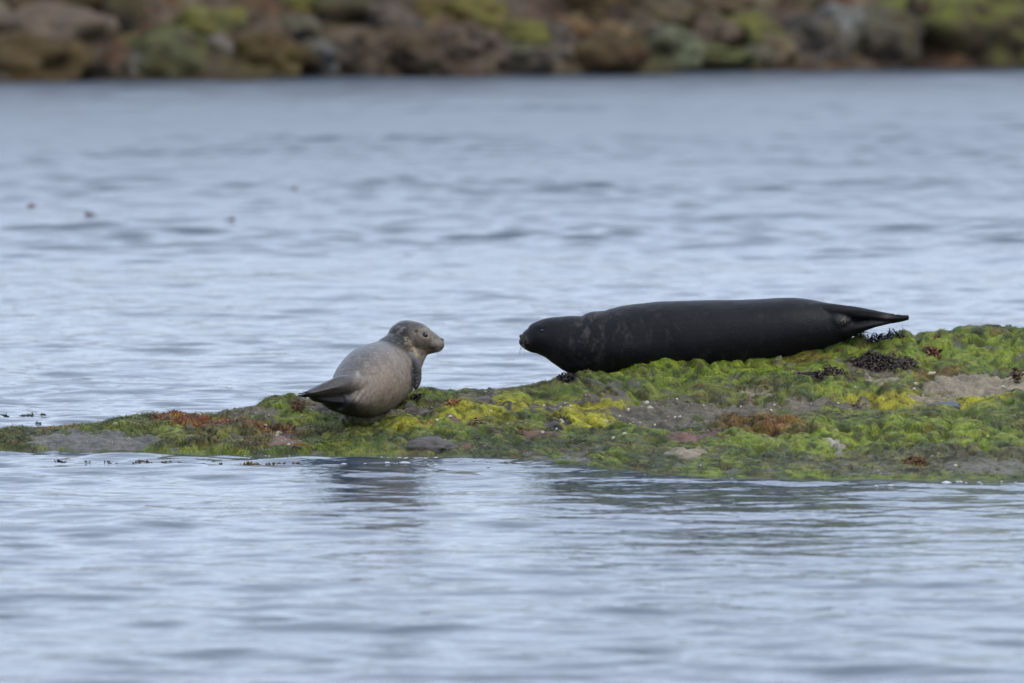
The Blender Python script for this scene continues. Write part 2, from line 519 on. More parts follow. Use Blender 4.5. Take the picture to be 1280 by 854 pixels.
def build_algae():
    nv, nu = G1.shape[:2]
    area = np.linalg.norm(np.cross(np.gradient(G1, axis=1), np.gradient(G1, axis=0)), axis=-1)
    w = area * np.clip(moss - .25, 0, 1) * (.5 + .7 * tuft)
    w[(VV < 1.05)] *= 0
    w[VV > 6.3] *= 0
    w[:, (US < -60) | (US > 1345)] *= .25
    w = w.ravel() / w.sum()
    n = 210000
    idx = rng.choice(nv * nu, n, p=w)
    iv, iu = idx // nu, idx % nu
    P = G1[iv, iu] + rng.normal(0, .003, (n, 3)) * np.array([1, 1, .2])
    nm = N1[iv, iu]
    g = np.array([0, 0, -1.0]) - nm * (-nm[:, 2:3])
    n0 = N0[iv, iu]
    g += .35 * (np.array([0, 0, -1.0]) - n0 * (-n0[:, 2:3])) + np.array([0, -.12, 0])
    sw = fbm(S2[iv, iu] * 10, 2, 71) * 1.3
    g += np.stack([np.cos(sw * 3), np.sin(sw * 3), 0 * sw], -1) * (.22 + .2 * sstep(500, 760, PX[iv, iu]))[:, None] + rng.normal(0, 1, (n, 3)) * (.13 + .08 * sstep(500, 760, PX[iv, iu]))[:, None]
    g -= nm * (g * nm).sum(1, keepdims=True)
    g /= np.maximum(np.linalg.norm(g, axis=1, keepdims=True), 1e-6)
    ln = rng.uniform(.010, .028, n) * (1 + 1.1 * sstep(520, 300, PX[iv, iu]))
    wd = rng.uniform(.0016, .0040, n)
    col = AC[iv, iu] * rng.uniform(.55, 1.45, (n, 1)) * (1 + rng.normal(0, .08, (n, 3)))
    odd = rng.uniform(0, 1, n)
    col[odd < .035] = srgb(176, 150, 96); col[odd > .965] = srgb(84, 66, 44)
    clump = 1 + .25 * vnoise(S2[iv, iu] * 30, 77)
    col = np.clip(col * clump[:, None], .004, .8)
    isred = (AC[iv, iu][:, 0] > AC[iv, iu][:, 1] * rng.uniform(1.02, 1.35, n))
    mat = material('filamentous_algae', attr=True, rough=.55, spec=.3, noise=.12, nscale=200, bump=0, translucent=.18)
    for nm_, sel, lab in (('green_algae', ~isred, 'green and yellow-green filamentous algae draped over the islet'),
                          ('brown_algae', isred, 'reddish brown tufted algae in patches on the islet')):
        s = np.nonzero(sel)[0]
        lift = np.where(isred[s], .30, .26) * rng.uniform(.4, 1.4, len(s))
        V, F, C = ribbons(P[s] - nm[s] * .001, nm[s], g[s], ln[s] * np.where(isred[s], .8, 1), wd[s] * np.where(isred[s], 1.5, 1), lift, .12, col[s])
        tag(obj(nm_, make_mesh(nm_, V, F, col=C), mat), lab, 'algae', kind='stuff')


build_algae()


# ------------------------------------------------------------------ seals
def loft(sections, nseg=28, flat=0.0):
    """sections: (centre xyz, half width, half height[, up]); rings across the path, closed ends."""
    C = np.array([s[0] for s in sections], float)
    T = np.gradient(C, axis=0); T /= np.linalg.norm(T, axis=1, keepdims=True)
    th = np.linspace(0, 2 * math.pi, nseg, endpoint=False)
    V = []
    for i, s in enumerate(sections):
        up = np.array(s[3] if len(s) > 3 else (0, 0, 1.0), float)
        a = np.cross(T[i], up); a /= np.linalg.norm(a)
        u = np.cross(a, T[i])
        ring = C[i] + np.outer(np.cos(th) * s[1], a) + np.outer(np.sin(th) * s[2], u)
        V.append(ring)
    V = np.concatenate(V)
    m = len(sections)
    F = []
    for i in range(m - 1):
        for j in range(nseg):
            k = (j + 1) % nseg
            F.append((i * nseg + j, i * nseg + k, (i + 1) * nseg + k, (i + 1) * nseg + j))
    c0, c1 = len(V), len(V) + 1
    V = np.concatenate([V, C[:1], C[-1:]])
    for j in range(nseg):
        k = (j + 1) % nseg
        F.append((c0, k, j)); F.append((c1, (m - 1) * nseg + j, (m - 1) * nseg + k))
    return V, F


def refine(sections, k=5):
    """Catmull-Rom between the given sections so that the loft has no flat facets."""
    A = np.array([list(s[0]) + [s[1], s[2]] for s in sections], float)
    out = []
    for i in range(len(A) - 1):
        p0, p1, p2, p3 = A[max(i - 1, 0)], A[i], A[i + 1], A[min(i + 2, len(A) - 1)]
        for j in range(k):
            t = j / k
            out.append(.5 * (2 * p1 + (p2 - p0) * t + (2 * p0 - 5 * p1 + 4 * p2 - p3) * t * t + (3 * p1 - p0 - 3 * p2 + p3) * t ** 3))
    out.append(A[-1])
    return [((q[0], q[1], q[2]), max(q[3], .001), max(q[4], .001)) for q in out]


def fuse(pieces, voxel, smooth_it):
    bm = bmesh.new()
    for V, F in pieces:
        vs = [bm.verts.new(v) for v in V]
        for f in F:
            try: bm.faces.new([vs[i] for i in f])
            except ValueError: pass
    bmesh.ops.recalc_face_normals(bm, faces=bm.faces)
    me = bpy.data.meshes.new('tmp'); bm.to_mesh(me); bm.free()
    o = bpy.data.objects.new('tmp', me); COL.objects.link(o)
    r = o.modifiers.new('r', 'REMESH'); r.mode = 'VOXEL'; r.voxel_size = voxel; r.adaptivity = 0
    s = o.modifiers.new('s', 'SMOOTH'); s.factor = .5; s.iterations = smooth_it
    dg = bpy.context.evaluated_depsgraph_get()
    ev = o.evaluated_get(dg)
    out = bpy.data.meshes.new_from_object(ev, depsgraph=dg)
    bpy.data.objects.remove(o); bpy.data.meshes.remove(me)
    return out


def mesh_arrays(me):
    n = len(me.vertices)
    V = np.empty(n * 3, np.float32); me.vertices.foreach_get('co', V)
    N = np.empty(n * 3, np.float32); me.vertex_normals.foreach_get('vector', N)
    return V.reshape(-1, 3).astype(float), N.reshape(-1, 3).astype(float)


def blob(name, c, r, mat, parent, sub=3, scale=(1, 1, 1), rot=(0, 0, 0)):
    bm = bmesh.new(); bmesh.ops.create_icosphere(bm, subdivisions=sub, radius=r)
    me = bpy.data.meshes.new(name); bm.to_mesh(me); bm.free()
    for p in me.polygons: p.use_smooth = True
    o = obj(name, me, mat, parent); o.location = Vector(c) - parent.location; o.scale = scale; o.rotation_euler = rot
    return o


def tubes(paths, r0, r1, nseg=5):
    V, F = [], []
    for p in paths:
        p = np.array(p, float); m = len(p)
        v, f = loft([(p[i], r0 + (r1 - r0) * i / (m - 1), r0 + (r1 - r0) * i / (m - 1), (.3, .2, 1)) for i in range(m)], nseg)
        b = sum(len(x) for x in V)
        V.append(v); F += [tuple(q + b for q in x) for x in f]
    return np.concatenate(V), F


def poly_mesh(name, V, F, smooth=True):
    me = bpy.data.meshes.new(name); me.from_pydata([tuple(v) for v in V], [], [tuple(f) for f in F]); me.update()
    for p in me.polygons: p.use_smooth = smooth
    return me


eye_mat = material('seal_eye', (.006, .005, .005), rough=.12, spec=.4, noise=0, bump=0)
nose_mat = material('wet_nose_skin', (.012, .011, .012), rough=.3, spec=.5, noise=.2, bump=.2)
claw_mat = material('claw_horn', (.10, .09, .08), rough=.4, spec=.4, noise=.2, bump=0)
dclaw_mat = material('dark_claw_horn', (.02, .019, .02), rough=.4, spec=.4, noise=.2, bump=0)
whisk_mat = material('whisker_hair', (.12, .105, .085), rough=.5, spec=.3, noise=0, bump=0)


def seal_root(name, loc, label):
    e = bpy.data.objects.new(name, None); COL.objects.link(e); e.location = loc; e.empty_display_size = .2
    return tag(e, label, 'seal')


def fur_material(name, rough, spec):
    m = material(name, attr=True, rough=rough, spec=spec, noise=.26, nscale=90, bump=.42, bscale=150, bdist=.005)
    return m


def build_black_seal():
    Y = 27.33
    mpp = Y / FPX * 1.0
    # outline read off the photo: column, top row, bottom row, half depth (m)
    prof = [(650.2, 419.5, 428, .012), (652, 417, 431.5, .026), (656, 413.5, 435.5, .038), (663, 408.5, 440, .048), (671, 402.5, 442.5, .062),
            (680, 398.3, 445, .076), (690, 395.6, 449, .088), (705, 393.6, 458, .108), (720, 392.4, 467, .122), (738, 390.6, 472, .135),
            (760, 387, 474, .150), (800, 380, 474, .172), (860, 376.3, 471, .182), (920, 376, 464, .180), (960, 374, 457, .170),
            (990, 372.4, 450, .156), (1015, 374.5, 442, .136), (1035, 378, 434, .112), (1055, 383, 425, .085), (1075, 390, 414, .050), (1090, 395, 408, .03)]
    sec = []
    for X, a, b, hd in prof:
        c = at(X, (a + b) / 2, Y)
        sec.append((c, hd, (b - a) / 2 * mpp))
    pieces = [loft(refine(sec, 4), 40)]
    # hind flippers, soles together: two digits with a crease between on the near one, the far one behind
    for dy, sc in ((-.062, 1.0), (.035, .96)):
        up_ = [(at(1022, 388, Y + dy * .6), .05, .036), (at(1052, 389, Y + dy), .032, .028), (at(1080, 392, Y + dy), .024, .020), (at(1104, 395.4, Y + dy * .85), .017, .014), (at(1120, 397, Y + dy * .7), .012, .010)]
        lo_ = [(at(1035, 414, Y + dy * .6), .05, .045), (at(1062, 411, Y + dy), .030, .032), (at(1084, 406, Y + dy), .022, .021), (at(1104, 402.5, Y + dy * .8), .014, .011), (at(1117, 400.5, Y + dy * .6), .008, .006)]
        web = [(at(1050, 400, Y + dy * .2), .012, .045), (at(1085, 399, Y + dy * .2), .012, .025), (at(1112, 398.8, Y + dy * .3), .014, .018), (at(1126, 398, Y + dy * .3), .012, .015), (at(1136, 397.0, Y + dy * .3), .009, .010)]
        for q in (up_, lo_, web): pieces.append(loft(refine(q, 4), 16))
    pieces.append(loft(refine([(at(1030, 400, Y - .085), .02, .02), (at(1044, 401, Y - .076), .032, .034), (at(1056, 401.5, Y - .070), .028, .030), (at(1064, 402, Y - .07), .014, .016)], 4), 20))
    me = fuse(pieces, .0058, 5)
    V, N = mesh_arrays(me)
    X, R = pix(V)
    near = sstep(.02, -.05, V[:, 1] - Y)

    def dent(cx, cy, rx, ry, amp, msk=1.0):
        V[:] += N * (amp * np.exp(-((X - cx) / rx) ** 2 - ((R - cy) / ry) ** 2) * msk)[:, None]
    dent(677, 413.5, 5, 4, -.005, near); dent(675, 408, 7, 3, .004, near)          # eye socket and brow
    dent(659, 427, 6, 7, .007, near); dent(661, 438, 9, 1.6, -.004, near)            # whisker pad, mouth line
    dent(652, 420, 2.5, 2.2, -.004, near)                                             # nostril
    dent(727, 397, 3, 12, -.005); dent(741, 398, 8, 16, .007); dent(757, 394, 4, 10, -.004)   # folds behind the neck
    dent(790, 440, 30, 16, .012, near); dent(830, 432, 16, 26, -.007, near)           # shoulder
    dent(980, 420, 40, 22, .006, near)
    fold = fbm(np.stack([X / 14.0, R / 60.0], -1), 3, 81)
    V += N * (.0026 * fold * sstep(690, 720, X) * sstep(860, 760, X))[:, None]
    V += N * (.0032 * fbm(V * 9.0, 3, 83) + .007 * fbm(V * 3.3 + 5, 2, 84))[:, None]
    wv_ = (R - 398.5) / np.maximum(23 * (1 - (X - 1045) / 98), 3)
    V += N * (.0035 * np.cos(wv_ * 8.2 + .6) * sstep(1058, 1075, X) * sstep(1138, 1120, X) * near)[:, None]      # digits of the hind flippers
    # sag onto the weed where it would cut into it
    me.vertices.foreach_set('co', V.astype(np.float32).ravel()); me.update()
    c, _ = recentre(V)
    root = seal_root('harbour_seal', c, 'large black seal stretched full length along the crest of the rock')
    V -= c
    me.vertices.foreach_set('co', V.astype(np.float32).ravel()); me.update()
    col = np.empty_like(V); col[:] = srgb(31, 30, 33)
    P = V + c
    mott = fbm(np.stack([P[:, 0] * 42, P[:, 2] * 24, P[:, 1] * 24], -1), 4, 91, .7)
    neck = np.exp(-((X - 735) / 34) ** 2) + .6 * np.exp(-((X - 775) / 20) ** 2 - ((R - 420) / 20) ** 2)
    k = np.clip(neck * sstep(-.10, .45, mott) * sstep(475, 425, R) * .85, 0, 1)[:, None]
    col = col * (1 - k) + srgb(86, 79, 73) * k
    k = (sstep(.30, .60, fbm(P * np.array([26, 26, 9]), 3, 93)) * .22)[:, None]
    col = col * (1 - k) + srgb(80, 76, 76) * k
    k = (np.exp(-((X - 1053) / 5.5) ** 2 - ((R - 401) / 5) ** 2) * sstep(-.4, .4, fbm(P * 120, 2, 97)) * near)[:, None]
    col = col * (1 - k) + srgb(150, 142, 128) * k
    k = (np.exp(-((X - 657) / 5) ** 2 - ((R - 428) / 7) ** 2) * .55 * sstep(-.2, .5, fbm(P * 150, 2, 98)))[:, None]
    col = col * (1 - k) + srgb(140, 128, 112) * k
    k = (sstep(1095, 1118, X) * .7)[:, None]
    col = col * (1 - k) + srgb(26, 26, 30) * k
    k = (np.exp(-((X - 1108) / 6) ** 2 - ((R - 396) / 3) ** 2) * .5)[:, None]
    col = col * (1 - k) + srgb(120, 100, 92) * k
    # a few old scars
    for (x0, r0, x1, r1) in ((833, 412, 841, 426), (842, 404, 850, 414), (1022, 382, 1034, 392), (800, 398, 806, 410)):
        t = np.clip(((X - x0) * (x1 - x0) + (R - r0) * (r1 - r0)) / ((x1 - x0) ** 2 + (r1 - r0) ** 2), 0, 1)
        d = np.hypot(X - x0 - t * (x1 - x0), R - r0 - t * (r1 - r0)) + 1.0 * np.abs(fbm(P * 60, 2, 99))
        k = (np.exp(-(d / .9) ** 2) * .22 * near)[:, None]
        col = col * (1 - k) + srgb(120, 112, 106) * k
    set_col(me, col)
    for p in me.polygons: p.use_smooth = True
    body = obj('body', me, fur_material('black_seal_fur', .46, .13), root)

    def surf(X_, R_, off=0.0):
        d = (X - X_) ** 2 + (R - R_) ** 2 + 1e4 * (V[:, 1] + c[1] > Y)
        i = np.argmin(d); return V[i] + c + N[i] * off
    blob('eye', surf(677.5, 413.5, -.001), .0095, eye_mat, root, scale=(1, .7, .9))
    far_eye = surf(677.5, 413.5, -.003); far_eye[1] = 2 * Y - far_eye[1]
    blob('eye', far_eye, .0085, eye_mat, root, scale=(1, .7, .9))
    blob('nose', at(651.2, 420.5, Y), .011, nose_mat, root, scale=(.7, 1.3, .9))
    ps = []
    for i in range(9):
        s = surf(655 + rng.uniform(-2, 3), 429 + rng.uniform(-4, 4), -.002)
        d = np.array([-.25 + rng.uniform(-.3, .5), -.7, -.55 + rng.uniform(-.2, .2)]); d /= np.linalg.norm(d)
        L = rng.uniform(.04, .07)
        ps.append([s, s + d * L * .5, s + d * L + np.array([0, 0, -.012])])
    Vw, Fw = tubes(ps, .00045, .0002, 4)
    obj('whiskers', poly_mesh('whiskers', Vw - c, Fw), whisk_mat, root)
    for i, (dx, dz) in enumerate(((1128, 395.5), (1131, 397), (1133, 398), (1129, 399.5))):
        s = at(dx - 8, dz + .4, Y - .012 + .008 * i); e = at(dx + 3, dz, Y - .012 + .008 * i)
        Vc, Fc = tubes([[s, (s + e) / 2 + np.array([0, 0, .002]), e]], .0045, .0012, 6)
        obj('claw', poly_mesh('claw', Vc - c, Fc), dclaw_mat, root)


def build_grey_seal():
    Y = 26.74
    sc = Y / FPX
    P_ = lambda X, R, d=0.0: at(X, R, Y + d)
    # body: pelvis near the viewer, chest turned away to the right, head in right profile
    spine = [(P_(424, 503, -.36), .040, .040), (P_(431, 500, -.30), .072, .064), (P_(440, 494, -.22), .108, .098), (P_(452, 485, -.11), .139, .134),
             (P_(462, 478.5, .0), .155, .152), (P_(471, 472.5, .12), .157, .153), (P_(479, 467, .24), .144, .146), (P_(486, 460, .33), .126, .128),
             (P_(494, 450, .39), .108, .106), (P_(500, 439, .41), .096, .092), (P_(504, 429, .41), .084, .084)]
    pieces = [loft(refine(spine, 5), 36)]
    D = .40
    head = [(P_(493, 433, D), .055, .046), (P_(499, 428, D), .076, .072), (P_(507, 424.5, D), .088, .083), (P_(518, 424, D), .085, .077), (P_(527, 426, D), .077, .068),
            (P_(534, 428, D), .066, .057), (P_(541, 429.3, D), .056, .047), (P_(547, 430, D), .046, .038), (P_(552, 429.6, D), .033, .028), (P_(555.3, 429, D), .014, .014)]
    pieces.append(loft(refine(head, 5), 30))
    pieces.append(loft(refine([(P_(521, 431, D), .066, .056), (P_(517, 441, D - .02), .060, .058), (P_(506, 456, D - .06), .075, .085)], 4), 24))
    pieces.append(loft(refine([(P_(505, 425, .39), .06, .055), (P_(498, 432, .37), .07, .062), (P_(489, 440, .31), .08, .070), (P_(476, 451, .22), .08, .072)], 4), 22))      # nape
    # chest and the fold over the shoulder
    pieces.append(loft(refine([(P_(502, 455, .24), .05, .05), (P_(504, 472, .27), .062, .062), (P_(505, 484, .27), .060, .052), (P_(506, 493, .27), .040, .024)], 4), 22))
    # hind flippers: the upper one grey, the lower one black, soles together pointing left
    upf = [(P_(456, 482, -.20), .055, .055), (P_(440, 480, -.30), .040, .042), (P_(425, 481.5, -.38), .040, .036), (P_(410, 485, -.42), .048, .027), (P_(395, 489.5, -.44), .050, .018),
           (P_(384, 492, -.45), .046, .011), (P_(377, 493.2, -.45), .034, .006)]
    lof = [(P_(448, 505, -.16), .075, .060), (P_(432, 504, -.26), .060, .050), (P_(416, 501, -.34), .052, .034), (P_(400, 498, -.38), .052, .020), (P_(386, 496, -.40), .048, .011), (P_(376, 494.5, -.41), .036, .006)]
    pieces.append(loft(refine([(P_(452, 490, -.18), .06, .05), (P_(430, 492, -.30), .045, .035), (P_(408, 493.5, -.38), .045, .022), (P_(388, 494, -.42), .040, .012)], 4), 18))
    pieces.append(loft(refine(upf, 4), 20)); pieces.append(loft(refine(lof, 4), 20))
    # fore flipper folded down the right side of the chest
    ff = [(P_(511, 446, .19), .026, .030, ), (P_(518.5, 452, .16), .022, .026), (P_(522, 461, .15), .020, .020), (P_(523, 471, .15), .018, .018), (P_(521.5, 480, .15), .015, .015), (P_(519, 488, .15), .008, .008)]
    pieces.append(loft(refine([(a, b, c_) for a, b, c_ in ff], 4), 18))
    me = fuse(pieces, .0050, 4)
    V, N = mesh_arrays(me)
    X, R = pix(V)
    dep = V[:, 1] - Y
    hd = dep > .20
    near = hd & (N[:, 1] < .1)

    def dent(cx, cy, rx, ry, amp, msk):
        V[:] += N * (amp * np.exp(-((X - cx) / rx) ** 2 - ((R - cy) / ry) ** 2) * msk)[:, None]
    hm = near * (X > 495)
    dent(531, 418.5, 4.5, 3.6, -.007, hm); dent(530, 413.5, 5, 2.4, .005, hm)
    dent(520, 414.6, 1.6, 2.0, -.006, hm)
    dent(546, 431, 5, 4.5, .008, hm); dent(541, 436, 6, 1.3, -.005, hm); dent(535, 423, 8, 5, .003, hm)
    dent(551.6, 424, 1.8, 1.6, -.005, hm)
    # the crease behind the jaw and where the flipper leaves the chest
    t = ((X - 504) * .54 + (R - 417) * .84)
    d = (X - 504) * .84 - (R - 417) * .54
    V += N * (-.007 * np.exp(-((d + 5) / 2.2) ** 2) * sstep(6, 14, t) * sstep(42, 34, t) * near)[:, None]
    V += N * (.005 * np.exp(-(d / 3.5) ** 2) * sstep(4, 12, t) * sstep(42, 34, t) * near)[:, None]
    V += N * (.0022 * fbm(V * 12.0, 3, 101))[:, None]
    V += N * (.0016 * fbm(V * 40.0, 2, 103) + .006 * fbm(V * 4.5 + 3, 2, 104))[:, None]
    wv_ = (R - (479 + (440 - X) * .24)) / np.maximum(13 * (1 - (430 - X) / 75), 3)
    V += N * (.0030 * np.cos(wv_ * 7.5) * sstep(436, 420, X) * sstep(-.2, -.3, dep) * sstep(372, 384, X))[:, None]      # digits of the hind flippers
    V += N * (-.005 * np.exp(-((wv_ - 1.05) / .22) ** 2) * sstep(452, 438, X) * sstep(-.1, -.2, dep))[:, None]
    V += N * (.0030 * np.sin((X - 440) * .8 + (R - 470) * .5 + 2 * fbm(V * 14, 2, 111)) * np.exp(-((X - 446) / 10) ** 2 - ((R - 492) / 14) ** 2) * (dep < 0))[:, None]
    c, _ = recentre(V)
    root = seal_root('harbour_seal', c, 'smaller grey-brown seal with raised head, seen from behind its hind flippers')
    Pw = V.copy(); V -= c
    me.vertices.foreach_set('co', V.astype(np.float32).ravel()); me.update()
    body_c = srgb(150, 136, 121)
    col = np.empty_like(V); col[:] = body_c

    def mix(k, cc):
        nonlocal col
        k = np.clip(k, 0, 1)[:, None]; col = col * (1 - k) + cc * k
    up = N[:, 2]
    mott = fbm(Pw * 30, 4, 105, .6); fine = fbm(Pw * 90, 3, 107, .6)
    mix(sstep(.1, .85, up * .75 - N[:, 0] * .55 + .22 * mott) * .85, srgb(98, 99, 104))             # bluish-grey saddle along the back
    mix(sstep(.0, .40, mott) * .48, srgb(112, 98, 88)); mix(sstep(.2, .5, fine) * .45, srgb(190, 178, 160)); mix(sstep(.2, .5, fbm(Pw * 62 + 9, 3, 109, .6)) * .5, srgb(92, 83, 77))
    mix(np.exp(-((X - 488) / 26) ** 2 - ((R - 478) / 24) ** 2) * .5, srgb(180, 152, 126))           # warm flank
    # head: dark crown and nape, brown-grey face, straw-coloured jaw stripe
    hh = sstep(.18, .30, dep) * sstep(447, 440, R)
    mix(hh * .95, srgb(116, 103, 90))
    mix(hh * sstep(517, 500, X + .25 * (R - 424) + 4 * mott) * .95, srgb(46, 44, 47))
    mix(sstep(.10, .20, dep) * sstep(440, 426, R + .35 * (496 - X) + 3 * mott) * sstep(516, 503, X + 3 * mott) * .92, srgb(48, 45, 46))
    mix(hh * sstep(416, 408, R + 3 * mott) * sstep(540, 520, X) * .7, srgb(84, 80, 84))
    mix(hh * sstep(.1, .5, mott) * .5, srgb(78, 70, 62)); mix(hh * sstep(.15, .5, fine) * .45, srgb(172, 158, 134)); mix(hh * sstep(.2, .5, -fine) * .45, srgb(62, 55, 50))
    st2 = np.exp(-((d + .5) / 2.6) ** 2) * sstep(2, 10, t) * sstep(40, 30, t) * near
    mix((st2 * .9) * sstep(-.5, .1, fine), srgb(190, 172, 132))
    mix(np.exp(-((X - 531) / 7) ** 2 - ((R - 416) / 5.5) ** 2) * near * .75, srgb(176, 164, 146))
    mix(np.exp(-((X - 547) / 6) ** 2 - ((R - 430) / 6) ** 2) * near * .75, srgb(166, 154, 138))
    mix(np.exp(-((X - 541) / 5) ** 2 - ((R - 436.5) / 1.7) ** 2) * near * .8, srgb(48, 42, 40))
    mix(np.exp(-((X - 520) / 1.9) ** 2 - ((R - 414.5) / 2.4) ** 2) * near * .9, srgb(36, 32, 32))
    mix(np.exp(-((X - 536) / 7) ** 2 - ((R - 440) / 4) ** 2) * near * .5, srgb(140, 128, 92))
    for (sx, sr) in ((499, 409), (502, 411.5), (499.5, 414.5), (505, 410)):                           # pale scratches on the crown
        mix(np.exp(-((X - sx) / 2.2) ** 2 - ((R - sr) / .9) ** 2) * near * .7, srgb(165, 158, 150))
    # hind end: wet black fur with shade painted in below, slate above
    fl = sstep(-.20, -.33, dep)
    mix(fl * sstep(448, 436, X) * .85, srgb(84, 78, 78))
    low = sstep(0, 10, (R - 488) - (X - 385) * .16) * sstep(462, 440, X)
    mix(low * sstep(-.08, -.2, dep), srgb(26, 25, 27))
    mix(sstep(500, 519, R + 5 * mott) * sstep(480, 452, X) * .75, srgb(44, 41, 41))      # hindquarters: soaked fur and underside shade, both put into the colour
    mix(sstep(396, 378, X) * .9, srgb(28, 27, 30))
    mix(np.exp(-((X - 447) / 2.4) ** 2 - ((R - 467) / 3.6) ** 2) * (dep < .1) * .65, srgb(196, 188, 165))
    mix(np.exp(-((X - 440) / 1.6) ** 2 - ((R - 448) / 1.3) ** 2) * .7, srgb(50, 48, 50))
    # fore flipper
    ffm = (dep > .06) * (dep < .20) * sstep(513, 516, X) * sstep(444, 449, R)
    mix(ffm * .85, srgb(92, 88, 92))
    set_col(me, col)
    for p in me.polygons: p.use_smooth = True
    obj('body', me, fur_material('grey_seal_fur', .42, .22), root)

    def surf(X_, R_, off=0.0):
        dd = (X - X_) ** 2 + (R - R_) ** 2 + 1e4 * (~near)
        i = np.argmin(dd); return Pw[i] + N[i] * off
    e = surf(531, 418.6, -.002)
    blob('eye', e, .0150, eye_mat, root, scale=(1.05, .75, .9))
    e2 = e.copy(); e2[1] = 2 * (Y + D) - e2[1]
    blob('eye', e2, .0105, eye_mat, root, scale=(1.05, .75, .9))
    blob('nose', P_(553.0, 425.2, D), .0095, nose_mat, root, scale=(.75, 1.3, .85))
    ps = []
    for i in range(10):
        s = surf(545 + rng.uniform(-3, 3), 431.5 + rng.uniform(-3, 3), -.002)
        dd = np.array([.35 + rng.uniform(-.5, .4), -.55, -.6 + rng.uniform(-.3, .2)]); dd /= np.linalg.norm(dd)
        L = rng.uniform(.035, .06)
        ps.append([s, s + dd * L * .5, s + dd * L + np.array([0, 0, -.012])])
    Vw, Fw = tubes(ps, .00045, .0002, 4)
    obj('whiskers', poly_mesh('whiskers', Vw - c, Fw), whisk_mat, root)
    for k, (x_, r_) in enumerate(((518.5, 464.5), (518.9, 469), (519.2, 473.5), (519.6, 478), (518.8, 483))):
        s = P_(x_ + 3.0, r_ - 2.2, .142); q = P_(x_ - .6, r_ + 1.6, .132)
        Vc, Fc = tubes([[s, (s + q) / 2 + np.array([0, -.003, .001]), q]], .0034, .0010, 6)
        obj('claw', poly_mesh('claw', Vc - c, Fc), claw_mat, root)
    for k, (x_, r_, dd) in enumerate(((372.5, 491.5, -.455), (371.5, 493.6, -.43), (373, 495.3, -.41), (378, 490, -.47))):
        s = P_(x_ + 10, r_ + 1.0, dd); q = P_(x_, r_, dd)
        Vc, Fc = tubes([[s, (s + q) / 2, q]], .0052, .0015, 6)
        obj('claw', poly_mesh('claw', Vc - c, Fc), dclaw_mat, root)


build_black_seal()
build_grey_seal()


# ------------------------------------------------------------------ stones, shells and weed on the islet
def stone_mesh(name, r, sc, seed, sub=4, amp=.42, freq=1.5):
    bm = bmesh.new(); bmesh.ops.create_icosphere(bm, subdivisions=sub, radius=1.0)
    me = bpy.data.meshes.new(name); bm.to_mesh(me); bm.free()
    V, _ = mesh_arrays(me)
    V = V * (1 + amp * fbm(V * freq + seed * 3.7, 3, seed) + .05 * fbm(V * 6 + seed, 2, seed + 5))[:, None]
    V = V * np.array(sc) * r
    me.vertices.foreach_set('co', V.astype(np.float32).ravel())
    for p in me.polygons: p.use_smooth = True
    me.update()
    return me


dark_stone = material('dark_wet_stone', srgb(98, 90, 84), rough=.55, spec=.4, noise=.35, nscale=120, bump=.5, bscale=180, bdist=.005)
blue_stone = material('slate_blue_stone', srgb(112, 116, 126), rough=.6, spec=.4, noise=.3, nscale=120, bump=.5, bscale=180, bdist=.005)
brown_stone = material('brown_stone', srgb(134, 108, 88), rough=.7, spec=.3, noise=.35, nscale=120, bump=.5, bscale=180, bdist=.005)
STONES = [(541, 558, .115, (1.0, .7, .42), dark_stone, 'dome-shaped dark wet stone rising from the water at the islet edge'),
          (1180, 507, .060, (1.25, .6, .50), blue_stone, 'smooth slate-blue stone between two yellow-green algae cushions'),
          (1047, 557, .040, (.8, .6, .9), material('pale_crusted_stone', srgb(176, 168, 150), rough=.85, spec=.2, noise=.3, nscale=90, bump=.6, bscale=120, bdist=.006), 'whitish crusted stone in the green algae near the waterline'),
          (692, 531, .045, (1.0, .7, .75), dark_stone, 'dark angular stone with pale shells beside the brightest algae mound'),
          (528, 513, .050, (1.2, .7, .45), dark_stone, 'dark low stone just below the chest of the grey seal'),
          (638, 511, .045, (1.3, .7, .42), dark_stone, 'dark flat stone in the yellow-green algae between both seals'),
          (601, 500, .065, (1.4, .7, .40), dark_stone, 'broad dark flat stone on the crest between both seals'),
          (583, 560, .030, (1.0, .8, .8), brown_stone, 'small brown stone beside the dome-shaped dark wet stone'),
          (939, 502, .024, (1.0, .8, 1.2), brown_stone, 'small upright brown stone at the edge of the bare grey slab'),
          (563, 521, .022, (1.2, .9, .9), brown_stone, 'small tan stone among shells below the grey seal'),
          (668, 543, .040, (1.5, .7, .45), brown_stone, 'flat reddish brown stone under the dark angular stone')]
for i, (X_, R_, r, sc, mt, lab) in enumerate(STONES):
    p, n = ground(X_, R_)
    o = obj('stone', stone_mesh('stone', r, sc, 200 + i * 7), mt, loc=Vector(p) - Vector((0, 0, r * sc[2] * .5)))
    o.rotation_euler = (0, 0, rng.uniform(-.4, .4))
    tag(o, lab, 'stone')


def limpet_mesh():
    bm = bmesh.new(); bmesh.ops.create_cone(bm, cap_ends=False, segments=12, radius1=1.0, radius2=.16, depth=.8)
    bmesh.ops.translate(bm, verts=bm.verts, vec=(0, 0, .35))
    top = [v for v in bm.verts if v.co.z > .5]
    bm.faces.new(sorted(top, key=lambda v: math.atan2(v.co.y, v.co.x)))
    bmesh.ops.subdivide_edges(bm, edges=[e for e in bm.edges if abs(e.verts[0].co.z - e.verts[1].co.z) > .3], cuts=2)
    for v in bm.verts:
        a = math.atan2(v.co.y, v.co.x); s = 1 + .07 * math.cos(a * 6) + (.12 if .1 < v.co.z < .5 else 0)
        v.co.x *= s; v.co.y *= s
    me = bpy.data.meshes.new('limpet'); bm.to_mesh(me); bm.free()
    for p in me.polygons: p.use_smooth = True
    return me


